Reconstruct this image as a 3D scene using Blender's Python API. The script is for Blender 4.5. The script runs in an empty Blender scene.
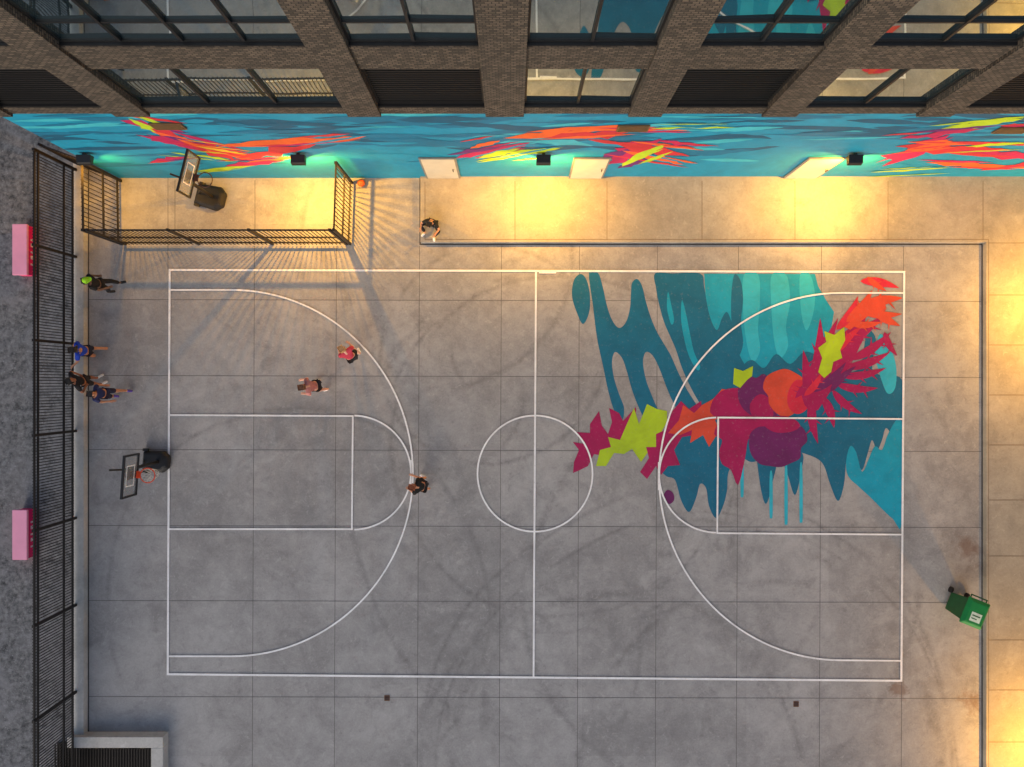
import bpy, bmesh, math, random
from mathutils import Vector, Matrix
from mathutils.geometry import tessellate_polygon
S=0.033; H=23.4; CX=512; CY=383.5
WY=(CY-178)*S
sc=bpy.context.scene
def W(px,py,h=0):
    k=(H-h)/H
    return ((px-CX)*S*k,(CY-py)*S*k)
def WW(px,py):
    k=(CY-py)*S/WY
    return ((px-CX)*S/k, H*(1-1/k))
def lin(c):
    return tuple((((v/255)/12.92) if v/255<=0.04045 else (((v/255)+0.055)/1.055)**2.4) for v in c)+(1,)
def link(o): sc.collection.objects.link(o); return o
def tag(o,label,cat,kind=None,group=None):
    o["label"]=label; o["category"]=cat
    if kind:o["kind"]=kind
    if group:o["group"]=group
    return o
def empty(name,loc=(0,0,0),rz=0):
    o=bpy.data.objects.new(name,None); o.empty_display_size=.2
    o.location=loc; o.rotation_euler=(0,0,rz); return link(o)
def meshobj(name,bm,mats,parent=None,smooth=False):
    me=bpy.data.meshes.new(name); bm.to_mesh(me); bm.free()
    for m in mats: me.materials.append(m)
    if smooth:
        for p in me.polygons:p.use_smooth=True
    o=bpy.data.objects.new(name,me); link(o)
    if parent:o.parent=parent
    return o
def box(bm,x0,x1,y0,y1,z0,z1,mi=0,M=None):
    vs=[Vector((x,y,z)) for z in(z0,z1) for y in(y0,y1) for x in(x0,x1)]
    if M is not None: vs=[M@v for v in vs]
    v=[bm.verts.new(p) for p in vs]
    for f in((0,2,3,1),(4,5,7,6),(0,1,5,4),(2,6,7,3),(0,4,6,2),(1,3,7,5)):
        bm.faces.new([v[i] for i in f]).material_index=mi
def rod(bm,a,b,r,n=8,mi=0,r2=None):
    a=Vector(a);b=Vector(b);d=(b-a)
    q=d.to_track_quat('Z','Y').to_matrix()
    r2=r if r2 is None else r2
    A=[];B=[]
    for i in range(n):
        t=2*math.pi*i/n; c=Vector((math.cos(t),math.sin(t),0))
        A.append(bm.verts.new(a+q@(c*r)));B.append(bm.verts.new(b+q@(c*r2)))
    for i in range(n):
        bm.faces.new([A[i],A[(i+1)%n],B[(i+1)%n],B[i]]).material_index=mi
    bm.faces.new(A[::-1]).material_index=mi; bm.faces.new(B).material_index=mi
def poly(bm,pts,mi=0):
    P=[Vector(p) for p in pts]
    tri=tessellate_polygon([P])
    v=[bm.verts.new(p) for p in P]
    for t in tri:
        try:f=bm.faces.new([v[i] for i in t]); f.material_index=mi
        except: pass
def smooth(pts,n=5):
    out=[];N=len(pts)
    for i in range(N):
        p0,p1,p2,p3=[Vector(pts[(i+k)%N]) for k in(-1,0,1,2)]
        for j in range(n):
            t=j/n
            out.append(tuple(0.5*((2*p1)+(p2-p0)*t+(2*p0-5*p1+4*p2-p3)*t*t+(3*p1-p0-3*p2+p3)*t**3)))
    return out
# ---------------------------------------------------------------- materials
class NT:
    def __init__(s,name):
        s.m=bpy.data.materials.new(name); s.m.use_nodes=True; s.t=s.m.node_tree
        s.t.nodes.clear(); s.out=s.n('ShaderNodeOutputMaterial'); s.b=s.n('ShaderNodeBsdfPrincipled')
        s.l(s.b.outputs[0],s.out.inputs[0])
    def n(s,k,**a):
        x=s.t.nodes.new(k)
        for q,v in a.items(): setattr(x,q,v)
        return x
    def l(s,a,b): s.t.links.new(a,b)
    def math(s,op,a,b=None,clamp=False):
        x=s.n('ShaderNodeMath',operation=op,use_clamp=clamp)
        for i,v in enumerate((a,b)):
            if v is None: continue
            if isinstance(v,(int,float)): x.inputs[i].default_value=v
            else: s.l(v,x.inputs[i])
        return x.outputs[0]
    def noise(s,vec,scale,detail=4,rough=.6,dist=0):
        x=s.n('ShaderNodeTexNoise'); x.inputs['Scale'].default_value=scale
        x.inputs['Detail'].default_value=detail; x.inputs['Roughness'].default_value=rough
        x.inputs['Distortion'].default_value=dist
        s.l(vec,x.inputs['Vector']); return x.outputs['Fac']
    def rng(s,v,a,b,c,d):
        x=s.n('ShaderNodeMapRange'); s.l(v,x.inputs[0])
        for i,q in enumerate((a,b,c,d)): x.inputs[i+1].default_value=q
        return x.outputs[0]
    def mix(s,f,a,b,mode='MIX'):
        x=s.n('ShaderNodeMix',data_type='RGBA',blend_type=mode)
        for i,v in ((0,f),(6,a),(7,b)):
            if isinstance(v,(int,float,tuple)): x.inputs[i].default_value=v
            else: s.l(v,x.inputs[i])
        return x.outputs[2]
    def bump(s,h,st,dist=.02):
        x=s.n('ShaderNodeBump'); x.inputs['Strength'].default_value=st; x.inputs['Distance'].default_value=dist
        s.l(h,x.inputs['Height']); s.l(x.outputs[0],s.b.inputs['Normal'])
    def pos(s): return s.n('ShaderNodeNewGeometry').outputs['Position']
_sc={}
def simple(name,c,rough=.6,metal=0,var=.15,scale=6,bump=0):
    key=(name,tuple(c))
    if key in _sc: return _sc[key]
    t=NT(name); p=t.n('ShaderNodeTexCoord').outputs['Object']
    col=lin(c)
    n=t.noise(p,scale,3)
    f=t.rng(n,.3,.7,1-var,1+var)
    x=t.n('ShaderNodeVectorMath',operation='SCALE'); x.inputs[0].default_value=col[:3]; t.l(f,x.inputs['Scale'])
    t.l(x.outputs[0],t.b.inputs['Base Color']); t.b.inputs['Roughness'].default_value=rough
    t.b.inputs['Metallic'].default_value=metal
    if bump: t.bump(n,bump)
    _sc[key]=t.m
    return t.m
def concrete(name,c1,c2,skids=False,cell=None):
    t=NT(name); p=t.pos()
    a=t.noise(p,.25,4,.6,.6); b=t.noise(p,1.7,6,.7,.4); c=t.noise(p,16,3,.7)
    f=t.math('ADD',t.math('MULTIPLY',a,.4),t.math('ADD',t.math('MULTIPLY',b,.38),t.math('MULTIPLY',c,.22)))
    f=t.rng(f,.39,.61,0,1)
    col=t.mix(f,c1,c2)
    if cell:
        mp=t.n('ShaderNodeVectorMath',operation='MULTIPLY_ADD'); t.l(p,mp.inputs[0])
        mp.inputs[1].default_value=(1/(cell[0]*S),1/(cell[1]*S),0)
        mp.inputs[2].default_value=(-(cell[2]-CX)/cell[0]+50,-(CY-cell[3])/cell[1]+50,0)
        fl=t.n('ShaderNodeVectorMath',operation='FLOOR'); t.l(mp.outputs[0],fl.inputs[0])
        wn=t.n('ShaderNodeTexWhiteNoise'); t.l(fl.outputs[0],wn.inputs[0])
        g=t.rng(wn.outputs[0],0,1,.93,1.06)
        x=t.n('ShaderNodeVectorMath',operation='SCALE'); t.l(col,x.inputs[0]); t.l(g,x.inputs['Scale']); col=x.outputs[0]
    big=t.noise(p,.75,7,.78,.5)
    st=t.rng(big,.52,.66,0,.45); col=t.mix(st,col,tuple(v*.68 for v in c1[:3])+(1,))
    sl_=t.rng(big,.45,.34,0,.4); col=t.mix(sl_,col,tuple(min(1,v*1.18) for v in c2[:3])+(1,))
    fine=t.noise(p,4.5,5,.8,.6)
    pt=t.rng(fine,.58,.72,0,.45); col=t.mix(pt,col,tuple(v*.55 for v in c1[:3])+(1,))
    lt=t.rng(fine,.42,.3,0,.5); col=t.mix(lt,col,tuple(min(1,v*1.3) for v in c2[:3])+(1,))
    if skids:
        tot=None
        arcs=[(450,400,75,.05),(560,450,170,.05),(640,700,150,.08),(720,590,200,.07),(600,500,250,.06),
              (300,600,190,.05),(470,640,170,.05),(430,250,140,.06),(700,760,240,.10),
              (690,745,262,.05),(505,350,52,.05),(490,360,110,.05),(780,780,200,.07),(610,780,190,.08),(620,500,120,.05),(700,766,256,.04),(560,455,180,.04)]
        ms=[t.rng(t.noise(p,.3,2,.5,k_*.9),.47,.62,0,1) for k_ in (0,1,2)]
        wob=t.math('MULTIPLY',t.math('SUBTRACT',t.noise(p,.12,0),.5),1.2)
        for i,(x,y,r,w) in enumerate(arcs):
            wx,wy=W(x,y)
            dn=t.n('ShaderNodeVectorMath',operation='DISTANCE'); t.l(p,dn.inputs[0]); dn.inputs[1].default_value=(wx,wy,0)
            e=t.math('ABSOLUTE',t.math('SUBTRACT',t.math('ADD',dn.outputs['Value'],wob),r*S))
            e=t.rng(e,w*.2,w*2.6,1,0)
            m=ms[i%3]
            if i%2: m=t.math('SUBTRACT',1,m)
            e=t.math('MULTIPLY',e,m)
            tot=e if tot is None else t.math('MAXIMUM',tot,e)
        tot=t.math('MULTIPLY',tot,t.rng(fine,.35,.65,.08,.5))
        col=t.mix(tot,col,tuple(v*.45 for v in c1[:3])+(1,))
        for (x,y,r) in ((968,550,12),(972,700,10),(900,690,8)):
            wx,wy=W(x,y)
            dn=t.n('ShaderNodeVectorMath',operation='DISTANCE'); t.l(p,dn.inputs[0]); dn.inputs[1].default_value=(wx,wy,0)
            e=t.math('ADD',dn.outputs['Value'],t.rng(b,.3,.7,-.3,.3)); e=t.rng(e,r*S*.4,r*S*1.3,.5,0)
            col=t.mix(e,col,lin((110,72,45)))
    t.l(col,t.b.inputs['Base Color']); t.l(t.rng(b,.3,.7,.6,.9),t.b.inputs['Roughness'])
    t.bump(c,.25,.01)
    return t.m
def paint(name,c,wear=.25):
    t=NT(name); p=t.pos(); col=lin(c)
    n=t.noise(p,1.2,5,.7,.5); n2=t.noise(p,9,4,.75)
    f=t.rng(n,.3,.7,.84,1.16)
    x=t.n('ShaderNodeVectorMath',operation='SCALE'); x.inputs[0].default_value=col[:3]; t.l(f,x.inputs['Scale'])
    w=t.rng(n2,.58,.72,0,wear)
    t.l(t.mix(w,x.outputs[0],(.28,.28,.29,1)),t.b.inputs['Base Color'])
    t.b.inputs['Roughness'].default_value=.65; t.bump(n2,.2,.01)
    return t.m
M={}
M['conc']=concrete('court_concrete',(.262,.254,.256,1),(.43,.42,.418,1),True,(82.2,76,171,300))
M['plat']=concrete('walkway_concrete',(.30,.275,.235,1),(.43,.395,.34,1),False,(93,65,421,243))
M['kerb']=concrete('kerb_concrete',(.42,.415,.40,1),(.58,.57,.55,1))
t=NT('asphalt'); p=t.pos()
v=t.n('ShaderNodeTexVoronoi'); v.inputs['Scale'].default_value=7; t.l(p,v.inputs['Vector'])
n=t.noise(p,4.5,8,.85); n3=t.noise(p,.6,5,.7,1)
c=t.mix(t.rng(n,.38,.62,0,1),(.045,.048,.055,1),(.29,.295,.31,1)); c=t.mix(t.rng(n3,.45,.65,0,.6),c,(.28,.28,.3,1))
c=t.mix(t.rng(v.outputs['Distance'],.02,.2,.6,0),c,(.45,.45,.48,1))
t.l(c,t.b.inputs['Base Color']); t.b.inputs['Roughness'].default_value=.9; t.bump(n,.9,.05); M['asph']=t.m
t=NT('dark_brick'); p=t.pos(); sx=t.n('ShaderNodeSeparateXYZ'); t.l(p,sx.inputs[0])
cx=t.n('ShaderNodeCombineXYZ'); t.l(t.math('ADD',sx.outputs[0],sx.outputs[1]),cx.inputs[0]); t.l(sx.outputs[2],cx.inputs[1])
br=t.n('ShaderNodeTexBrick'); t.l(cx.outputs[0],br.inputs['Vector'])
br.inputs['Scale'].default_value=1; br.inputs['Brick Width'].default_value=.13; br.inputs['Row Height'].default_value=.066
br.inputs['Mortar Size'].default_value=.01; br.inputs['Bias'].default_value=-.1
br.inputs['Color1'].default_value=lin((108,97,86)); br.inputs['Color2'].default_value=lin((50,46,43)); br.inputs['Mortar'].default_value=(.018,.017,.016,1)
n=t.noise(p,1.5,5); c=t.mix(t.rng(n,.35,.7,0,.5),br.outputs['Color'],lin((52,47,43)))
t.l(c,t.b.inputs['Base Color']); t.b.inputs['Roughness'].default_value=.85
t.bump(t.math('SUBTRACT',1,br.outputs['Fac']),.9,.03); M['brick']=t.m
t=NT('window_glass'); t.b.inputs['Base Color'].default_value=(.012,.03,.045,1); t.b.inputs['Roughness'].default_value=.04
gl=t.n('ShaderNodeBsdfGlossy'); gl.inputs['Roughness'].default_value=.02; gl.inputs['Color'].default_value=(.62,.78,.84,1)
mx=t.n('ShaderNodeMixShader'); lw=t.n('ShaderNodeFresnel'); lw.inputs['IOR'].default_value=3.2
t.l(t.math('MULTIPLY',lw.outputs[0],2.1,True),mx.inputs[0]); t.l(t.b.outputs[0],mx.inputs[1]); t.l(gl.outputs[0],mx.inputs[2]); t.l(mx.outputs[0],t.out.inputs[0])
nn=t.noise(t.pos(),.8,1); bp=t.n('ShaderNodeBump'); bp.inputs['Strength'].default_value=.05; bp.inputs['Distance'].default_value=.05; t.l(nn,bp.inputs['Height']); t.l(bp.outputs[0],gl.inputs['Normal'])
M['glass']=t.m
t=NT('clear_acrylic'); tr=t.n('ShaderNodeBsdfTransparent'); mx=t.n('ShaderNodeMixShader'); mx.inputs[0].default_value=.3
t.b.inputs['Base Color'].default_value=(.35,.38,.4,1); t.b.inputs['Roughness'].default_value=.08
t.l(tr.outputs[0],mx.inputs[1]); t.l(t.b.outputs[0],mx.inputs[2]); t.l(mx.outputs[0],t.out.inputs[0]); M['acry']=t.m
M['frame']=simple('dark_window_frame',(30,32,36),.45,.3)
M['louvre']=simple('dark_louvre',(15,16,19),.6)
M['metal']=simple('black_fence_metal',(38,34,32),.5,.3,.2,3)
M['plastic']=simple('black_plastic',(24,24,27),.45,0,.2,5)
M['rim']=simple('orange_rim_steel',(225,70,30),.4)
M['rimd']=simple('dark_rim_steel',(70,40,32),.5)
M['net']=simple('white_net',(225,225,220),.8)
M['white']=paint('white_line_paint',(246,246,248),.3)
M['door']=simple('door_paint',(205,196,175),.5,0,.05,3)
M['doorf']=simple('door_frame_paint',(120,125,125),.5)
M['joint']=simple('joint_filler',(104,101,101),.9,0,.25,2)
M['edge_shade']=simple('edge_joint_shade',(58,54,50),.9,0,.2,2)  # dark tone for edge seams, shade at step and kerb foot put into colour
M['jointp']=simple('walkway_joint',(120,102,82),.9,0,.2,2)
CC={'teal':(6,104,136),'cyan':(8,156,186),'mag':(166,10,84),'org':(214,74,50),'lime':(172,202,30),'pur':(108,26,94),'red':(206,36,66),'aqua':(44,180,203)}
for k,v in CC.items(): M['p_'+k]=paint('court_paint_'+k,v,.35)
WC={'base':(0,136,174),'dk':(0,84,118),'mid':(0,108,146),'lt':(52,172,192),'mag':(176,18,86),'org':(222,92,40),'lime':(172,202,36),'red':(192,40,54),'pur':(96,30,110),'yel':(214,180,50)}
for k,v in WC.items(): M['w_'+k]=paint('wall_paint_'+k,v,.06)
# ---------------------------------------------------------------- ground
def P(px,py,z=0): x,y=W(px,py); return (x,y,z)
bm=bmesh.new(); poly(bm,[(-300,-300,-.03),(300,-300,-.03),(300,300,-.03),(-300,300,-.03)])
tag(meshobj('ground',bm,[M['asph']]),'grey gravelly asphalt ground around the court','ground','structure')
bm=bmesh.new(); x0,y1=W(80,160); x1,y0=W(1052,900); box(bm,x0,x1,y0,WY+.5,-.2,0)
tag(meshobj('court_pavement',bm,[M['conc']]),'weathered grey concrete slab under the basketball court','pavement','structure')
bm=bmesh.new(); ph=.17
xa,ya=W(421,243); xb,_=W(983,243); xe,ye=W(1050,900)
pts=[(xa,WY),(xa,ya),(xb,ya),(xb,ye),(xe,ye),(xe,WY)]
poly(bm,[(x,y,ph) for x,y in pts])
for i in range(6):
    a=pts[i];b=pts[(i+1)%6]; poly(bm,[(*a,0.001),(*b,0.001),(*b,ph),(*a,ph)])
bmesh.ops.remove_doubles(bm,verts=bm.verts,dist=1e-5); bmesh.ops.recalc_face_normals(bm,faces=bm.faces)
tag(meshobj('walkway',bm,[M['plat']]),'raised pale concrete walkway along the painted wall','pavement','structure')
class Strokes:
    def __init__(s,z,dz=.0004): s.bm=bmesh.new(); s.z=z; s.dz=dz
    def add(s,pts,w,closed=False,world=False,mi=0):
        P2=[Vector(p if world else W(*p)) for p in pts]; n=len(P2); L=[];R=[]
        for i in range(n):
            a=P2[(i-1)%n] if(closed or i>0) else None; b=P2[(i+1)%n] if(closed or i<n-1) else None
            d1=(P2[i]-a).normalized() if a is not None else None; d2=(b-P2[i]).normalized() if b is not None else None
            if d1 is None:d1=d2
            if d2 is None:d2=d1
            t=(d1+d2).normalized(); nn=Vector((-t.y,t.x)); c=max(.4,nn.dot(Vector((-d1.y,d1.x))))
            L.append(s.bm.verts.new((*(P2[i]+nn*w/2/c),s.z)));R.append(s.bm.verts.new((*(P2[i]-nn*w/2/c),s.z)))
        for i in range(n if closed else n-1):
            j=(i+1)%n; s.bm.faces.new([R[i],R[j],L[j],L[i]]).material_index=mi
        s.z+=s.dz
def arc(cx,cy,rx,ry,a0,a1,n=48):
    return [(cx+rx*math.cos(math.radians(a0+(a1-a0)*i/n)),cy+ry*math.sin(math.radians(a0+(a1-a0)*i/n))) for i in range(n+1)]
st=Strokes(.0008,.0001)
for x in (253,335,418,500,578,656,737,820,902): st.add([(x+1.5,246),(x-1,767+60)],.018)
st.add([(168,176),(168,269)],.018)
for y in (300,376,450,526,601,697,772): st.add([(89,y-.5),(981,y+1.5)],.018)
for x in (175,255,337): st.add([(x,180),(x,244)],.018)
st.add([(420.1,178),(420.1,244.3),(982,244.3),(982,830)],.04,mi=1)  # joint at the step foot, painted dark as the shade line of the edge
st.add([(88.6,166),(88.6,741)],.035,mi=1)  # contact seam along the kerb, its shade painted as a dark stroke
tag(meshobj('pavement_joints',st.bm,[M['joint'],M['edge_shade']]),'thin saw-cut joints across the concrete slab, with painted dark edge shade at step and kerb','pavement','structure')
st=Strokes(ph+.002,.0001)
for x in (515,607,702,795,888,983): st.add([W(x,181,ph),W(x,240,ph)],.018,world=True)
for y in (243,295,345,395,445,500,556,640,690,742): st.add([W(989,y,ph),W(1045,y,ph)],.018,world=True)
st.add([W(425,182,ph),W(425,239.5,ph),W(988.5,239.5,ph),W(988.5,830,ph)],.016,world=True)
tag(meshobj('walkway_joints',st.bm,[M['jointp']]),'thin joints across the raised walkway slabs','pavement','structure')
# court mural -----------------------------------------------------
shapes=[]
def sh(col,pts,sm=True,n=5): shapes.append((col,smooth(pts,n) if sm else pts))
def feather(col,A,B,w,bend=0,seed=0,barb=True):
    # slim curved leaf with one or two barbs on its flank
    r=random.Random(seed); a=Vector(A);b=Vector(B);d=b-a;nn=Vector((-d.y,d.x)).normalized()
    up=[];dn=[];N=12
    for i in range(1,N):
        t=i/N; c_=a+d*t+nn*bend*math.sin(math.pi*t); ww=w*.5*math.sin(math.pi*t**.75)**.85
        up.append(c_+nn*ww); dn.append(c_-nn*ww)
        if barb and i in (5,8):
            k=w*r.uniform(.45,.8); up.append(c_+nn*(ww+k)+d*.12); up.append(c_+d*.05+nn*ww*.9)
        if barb and i==6:
            k=w*r.uniform(.35,.7); dn.append(c_-nn*(ww+k)+d*.12); dn.append(c_+d*.05-nn*ww*.9)
    shapes.append((col,[tuple(a)]+[tuple(q) for q in up]+[tuple(b)]+[tuple(q) for q in dn[::-1]]))
sh('cyan',[(704,273.6),(760,273.8),(815,274),(818,286),(826,300),(834,312),(830,336),(818,360),(800,380),(760,398),(745,385),(722,345),(708,330)],False)
sh('aqua',[(744,274.5),(758,274.5),(760,300),(758,330),(760,350),(753,362),(747,345),(743,310)]);sh('aqua',[(772,274.5),(786,274.5),(790,300),(786,326),(788,346),(780,358),(774,340),(771,300)])  # upright aqua bands here and next: light reflected off windows, painted over the cyan
sh('aqua',[(800,274.5),(810,274.5),(815,296),(812,318),(806,330),(801,310)])
sh('teal',[(581,274),(587,281),(590,297),(589,313),(583,324),(577,313),(572,296),(574,280)])
sh('teal',[(589,273),(598,273),(603,288),(607,306),(612,320),(619,328),(626,322),(630,308),(631,292),(632,283),(637,279),(642,286),(646,302),(651,318),(657,332),(664,344),(671,356),(678,372),(686,388),(696,404),(706,420),(694,430),(682,418),(673,402),(666,386),(660,370),(653,356),(646,352),(643,362),(646,380),(652,396),(658,410),(664,424),(656,434),(647,424),(639,408),(632,390),(627,372),(622,358),(615,352),(612,362),(614,378),(619,394),(624,408),(622,420),(614,410),(608,390),(603,366),(597,338),(593,306)])
sh('teal',[(655,273.5),(672,273.5),(700,273.5),(704,286),(707,304),(711,320),(717,330),(722,318),(727,312),(732,324),(735,342),(741,358),(750,372),(760,384),(760,410),(735,425),(712,420),(699,402),(690,386),(682,368),(676,350),(670,336),(664,322),(659,304),(656,288)])
sh('cyan',[(682,300),(686,314),(690,334),(694,352),(700,366),(697,370),(689,356),(684,338),(681,318)])
sh('cyan',[(668,292),(671,304),(674,320),(671,324),(667,308)])
sh('teal',[(735,274),(741,282),(743,300),(741,322),(743,344),(738,356),(733,340),(731,310),(732,286)])
sh('teal',[(742,370),(752,360),(764,368),(776,354),(790,364),(804,352),(818,356),(834,366),(850,372),(866,368),(882,376),(902,380),(902,424),(894,436),(886,428),(882,440),(877,450),(872,440),(868,452),(862,470),(856,458),(850,450),(846,462),(844,484),(838,501),(830,484),(824,466),(816,458),(800,452),(780,445),(760,430),(740,410)])
sh('cyan',[(846,462),(850,446),(856,452),(862,472),(869,458),(875,446),(882,450),(889,432),(902,422),(902,523),(893,519),(882,509),(870,497),(858,486),(848,476)],True,3)
sh('aqua',[(880,334),(889,345),(896,366),(895,388),(887,393),(879,372),(875,352)])
sh('teal',[(868,330),(876,340),(872,366),(876,384),(868,390),(862,370),(864,348)])
sh('teal',[(655,445),(668,430),(700,428),(735,430),(760,440),(764,456),(752,462),(742,458),(734,462),(728,474),(727,490),(723,506),(716,518),(709,506),(706,488),(700,484),(696,498),(689,512),(681,500),(675,480),(666,476),(658,466)])
sh('teal',[(758,452),(776,458),(773,480),(766,504),(760,484)]);sh('teal',[(781,450),(802,453),(801,472),(795,495),(788,476)])
for x,a,b in((742,455,497),(771,475,518),(786,468,524),(801,468,522)):
    sh('aqua',[(x-1.3,a),(x+1.3,a),(x+1.6,b-4),(x,b),(x-1.6,b-4)])
sh('mag',[(573,473),(574,462),(579,450),(573,442),(585,444),(575,432),(590,433),(590,424),(599,411),(602,426),(608,434),(612,422),(609,408),(619,413),(623,421),(636,407),(636,420),(628,436),(614,446),(604,456),(594,454),(588,466),(580,470)],False)
sh('lime',[(596,466),(600,450),(611,447),(608,437),(620,440),(626,426),(634,408),(639,424),(647,404),(657,409),(667,411),(667,422),(659,436),(657,449),(648,452),(641,462),(632,449),(624,454),(614,453),(606,466)],False)
sh('mag',[(640,472),(649,458),(646,447),(656,447),(656,434),(665,430),(668,416),(681,401),(689,409),(701,401),(703,415),(692,424),(695,435),(682,437),(674,450),(680,465),(668,466),(661,475),(656,466),(647,479)],False)
sh('org',[(668,433),(679,420),(683,405),(694,413),(702,405),(713,399),(722,389),(737,391),(729,402),(739,408),(726,413),(715,420),(719,431),(709,447),(703,435),(690,443),(692,430),(680,435)],False)
sh('pur',[(667,490),(673,493),(674,500),(669,504),(663,498)])
# lobes around the top of the key
sh('mag',[(714,398),(724,390),(738,388),(750,392),(758,404),(768,414),(768,428),(756,434),(748,440),(745,458),(738,485),(731,470),(722,464),(719,452),(722,440),(714,434),(718,420),(710,412)],True,3)
sh('pur',[(738,398),(739,384),(746,375),(756,378),(764,374),(774,384),(780,398),(776,410),(778,420),(766,424),(756,418),(744,410)],True,3)
sh('mag',[(750,404),(760,394),(772,402),(772,420),(760,424),(752,416)],True,3)
sh('org',[(763,388),(766,377),(776,371),(786,369),(797,374),(804,380),(806,392),(803,404),(796,412),(786,417),(776,413),(769,404),(768,396)],True,4)
sh('red',[(788,392),(796,380),(808,384),(812,398),(806,410),(796,414),(788,406)],True,4)
sh('pur',[(752,456),(749,446),(750,434),(758,427),(768,426),(776,421),(788,420),(798,424),(805,431),(807,441),(801,448),(800,458),(791,463),(781,467),(770,466),(760,464)],True,4)
sh('mag',[(764,424),(776,416),(792,418),(800,426),(790,432),(774,432)],True,4)
sh('lime',[(733,384),(734,368),(743,371),(753,366),(752,376),(747,380),(740,388)],False)
# climbing band: body then slim feathers, all slanting up towards the corner
sh('mag',[(804,404),(800,390),(806,376),(812,362),(822,352),(832,344),(842,334),(852,326),(862,320),(868,328),(862,342),(856,354),(850,366),(842,376),(834,386),(826,398),(818,410),(810,412)],False)
for i,(A_,B_,w_,bd) in enumerate([((806,396),(803,350),9,2),((812,384),(820,318),10,3),((820,372),(838,318),9,-2),((834,358),(868,308),11,3),((846,350),(884,316),10,-2),((850,360),(891,332),9,3),
    ((844,368),(890,352),9,3),((840,376),(886,368),8,3),((836,384),(878,388),8,3),((832,390),(862,414),8,3),((822,396),(834,428),9,-2),((812,396),(818,444),9,3),((808,384),(795,398),7,0)]): feather('mag',A_,B_,w_,bd,i+3)
feather('pur',(812,392),(846,362),8,3,31); feather('pur',(830,392),(856,366),7,-2,32); feather('red',(804,396),(822,372),7,2,33); feather('red',(838,352),(862,326),7,-2,34)
sh('lime',[(818,372),(822,358),(818,348),(826,342),(824,331),(834,335),(844,327),(845,340),(840,350),(842,358),(833,362),(831,372),(824,378)],False)
sh('org',[(842,326),(848,314),(856,306),(864,300),(874,298),(884,300),(886,308),(878,314),(868,316),(860,322),(850,330)],False)
for i,(c_,A_,B_,w_,bd) in enumerate([('red',(836,330),(858,296),9,3),('org',(846,322),(872,290),10,3),('org',(858,310),(903,298),11,-3),('org',(862,312),(902,314),8,2),('org',(872,308),(900,326),9,2),('org',(850,324),(882,322),7,2),('red',(860,281),(899,288),9,-2),('org',(867,277),(886,291),6,1),('mag',(884,332),(897,356),7,2)]): feather(c_,A_,B_,w_,bd,i+60,c_!='red')
bm=bmesh.new(); keys=list(CC); z=.002
for col,pts in shapes:
    poly(bm,[P(min(x,902.5),y,z) for x,y in pts],keys.index(col)); z+=.00025
for f in bm.faces:
    f.normal_update()
    if f.normal.z<0:f.normal_flip()
tag(meshobj('court_mural',bm,[M['p_'+k] for k in keys]),'colourful teal, magenta and orange mural painted on the court','mural','structure')
st=Strokes(z+.003); w=.062
st.add([(170,270),(904,272),(901,680.5),(168,674)],w*1.1,True)
st.add([(536,271.5),(533.5,676.5)],w); st.add(arc(535,473.5,57.5,58,0,360,72)[:-1],w*.9,True)
st.add([(169.5,415),(353,416),(352,529),(168.5,529)],w*.9)
st.add(arc(353,472.5,58,57,-88.5,88.5),w*.9)
st.add([(170,290)]+arc(232,473,181,183,-90,90,64)+[(168.5,656)],w*.9)
st.add([(902.5,419),(718,417.5),(717,533),(901.5,534.5)],w*.9)
st.add(arc(717,475,58,57.5,269,91),w*.9)
st.add([(903,293)]+arc(841,476.5,182,183.5,270,90,64)+[(901,660.5)],w*.9)
st.add([(411,460),(411,488)],w*.7); st.add([(658.5,462),(658.5,490)],w*.7); st.add([(539,272),(556,272)],.1)
tag(meshobj('court_lines',st.bm,[M['white']]),'white painted basketball court lines on concrete','court markings','structure')
LZ=z+.008
bm=bmesh.new(); x0,y1=W(77,163); x1,y0=W(87.6,741); box(bm,x0,x1,y0,y1,-.03,.22)
bmesh.ops.bevel(bm,geom=bm.edges[:],offset=.012,segments=2,affect='EDGES')
tag(meshobj('kerb',bm,[M['kerb']]),'long pale concrete kerb under the black fence','kerb','structure')
# ---------------------------------------------------------------- building
BX0=-393*S; BX1=(1050-CX)*S
bld=empty('brick_building',(0,WY,0)); tag(bld,'dark brick building with mural painted on its ground floor wall','building')
def bpart(name,bm,mats,parent=None,**k):
    bmesh.ops.translate(bm,verts=bm.verts,vec=(0,-WY,0)); return meshobj(name,bm,mats,parent or bld,**k)
ZM=5.68
piers=[(-393,-378),(-300,-274),(-124,-99),(-20,9),(88,113),(189,215),(306,332),(415,445),(520,560)]
Zs=[(ZM,6.08),(8.2,9.2),(12.6,14.0)]
bm=bmesh.new()
XR=600*S
for a,b in Zs: box(bm,BX0,XR,WY-.04,WY+.5,a,b)
for a,b in piers: box(bm,a*S,b*S,WY-.12,WY+.5-.003,ZM-.004,14.05)
box(bm,BX0,XR,WY+.5,WY+.7,0,14)
box(bm,BX0,XR,WY+.7,WY+14,0,13.9)
bpart('wall',bm,[M['brick']])
def rows():
    for i in range(len(piers)-1):
        yield piers[i][1]*S,piers[i+1][0]*S,i
kinds_low=['louvre','glass3','louvre','glass2','louvre','glass2','louvre','glass2']
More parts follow.
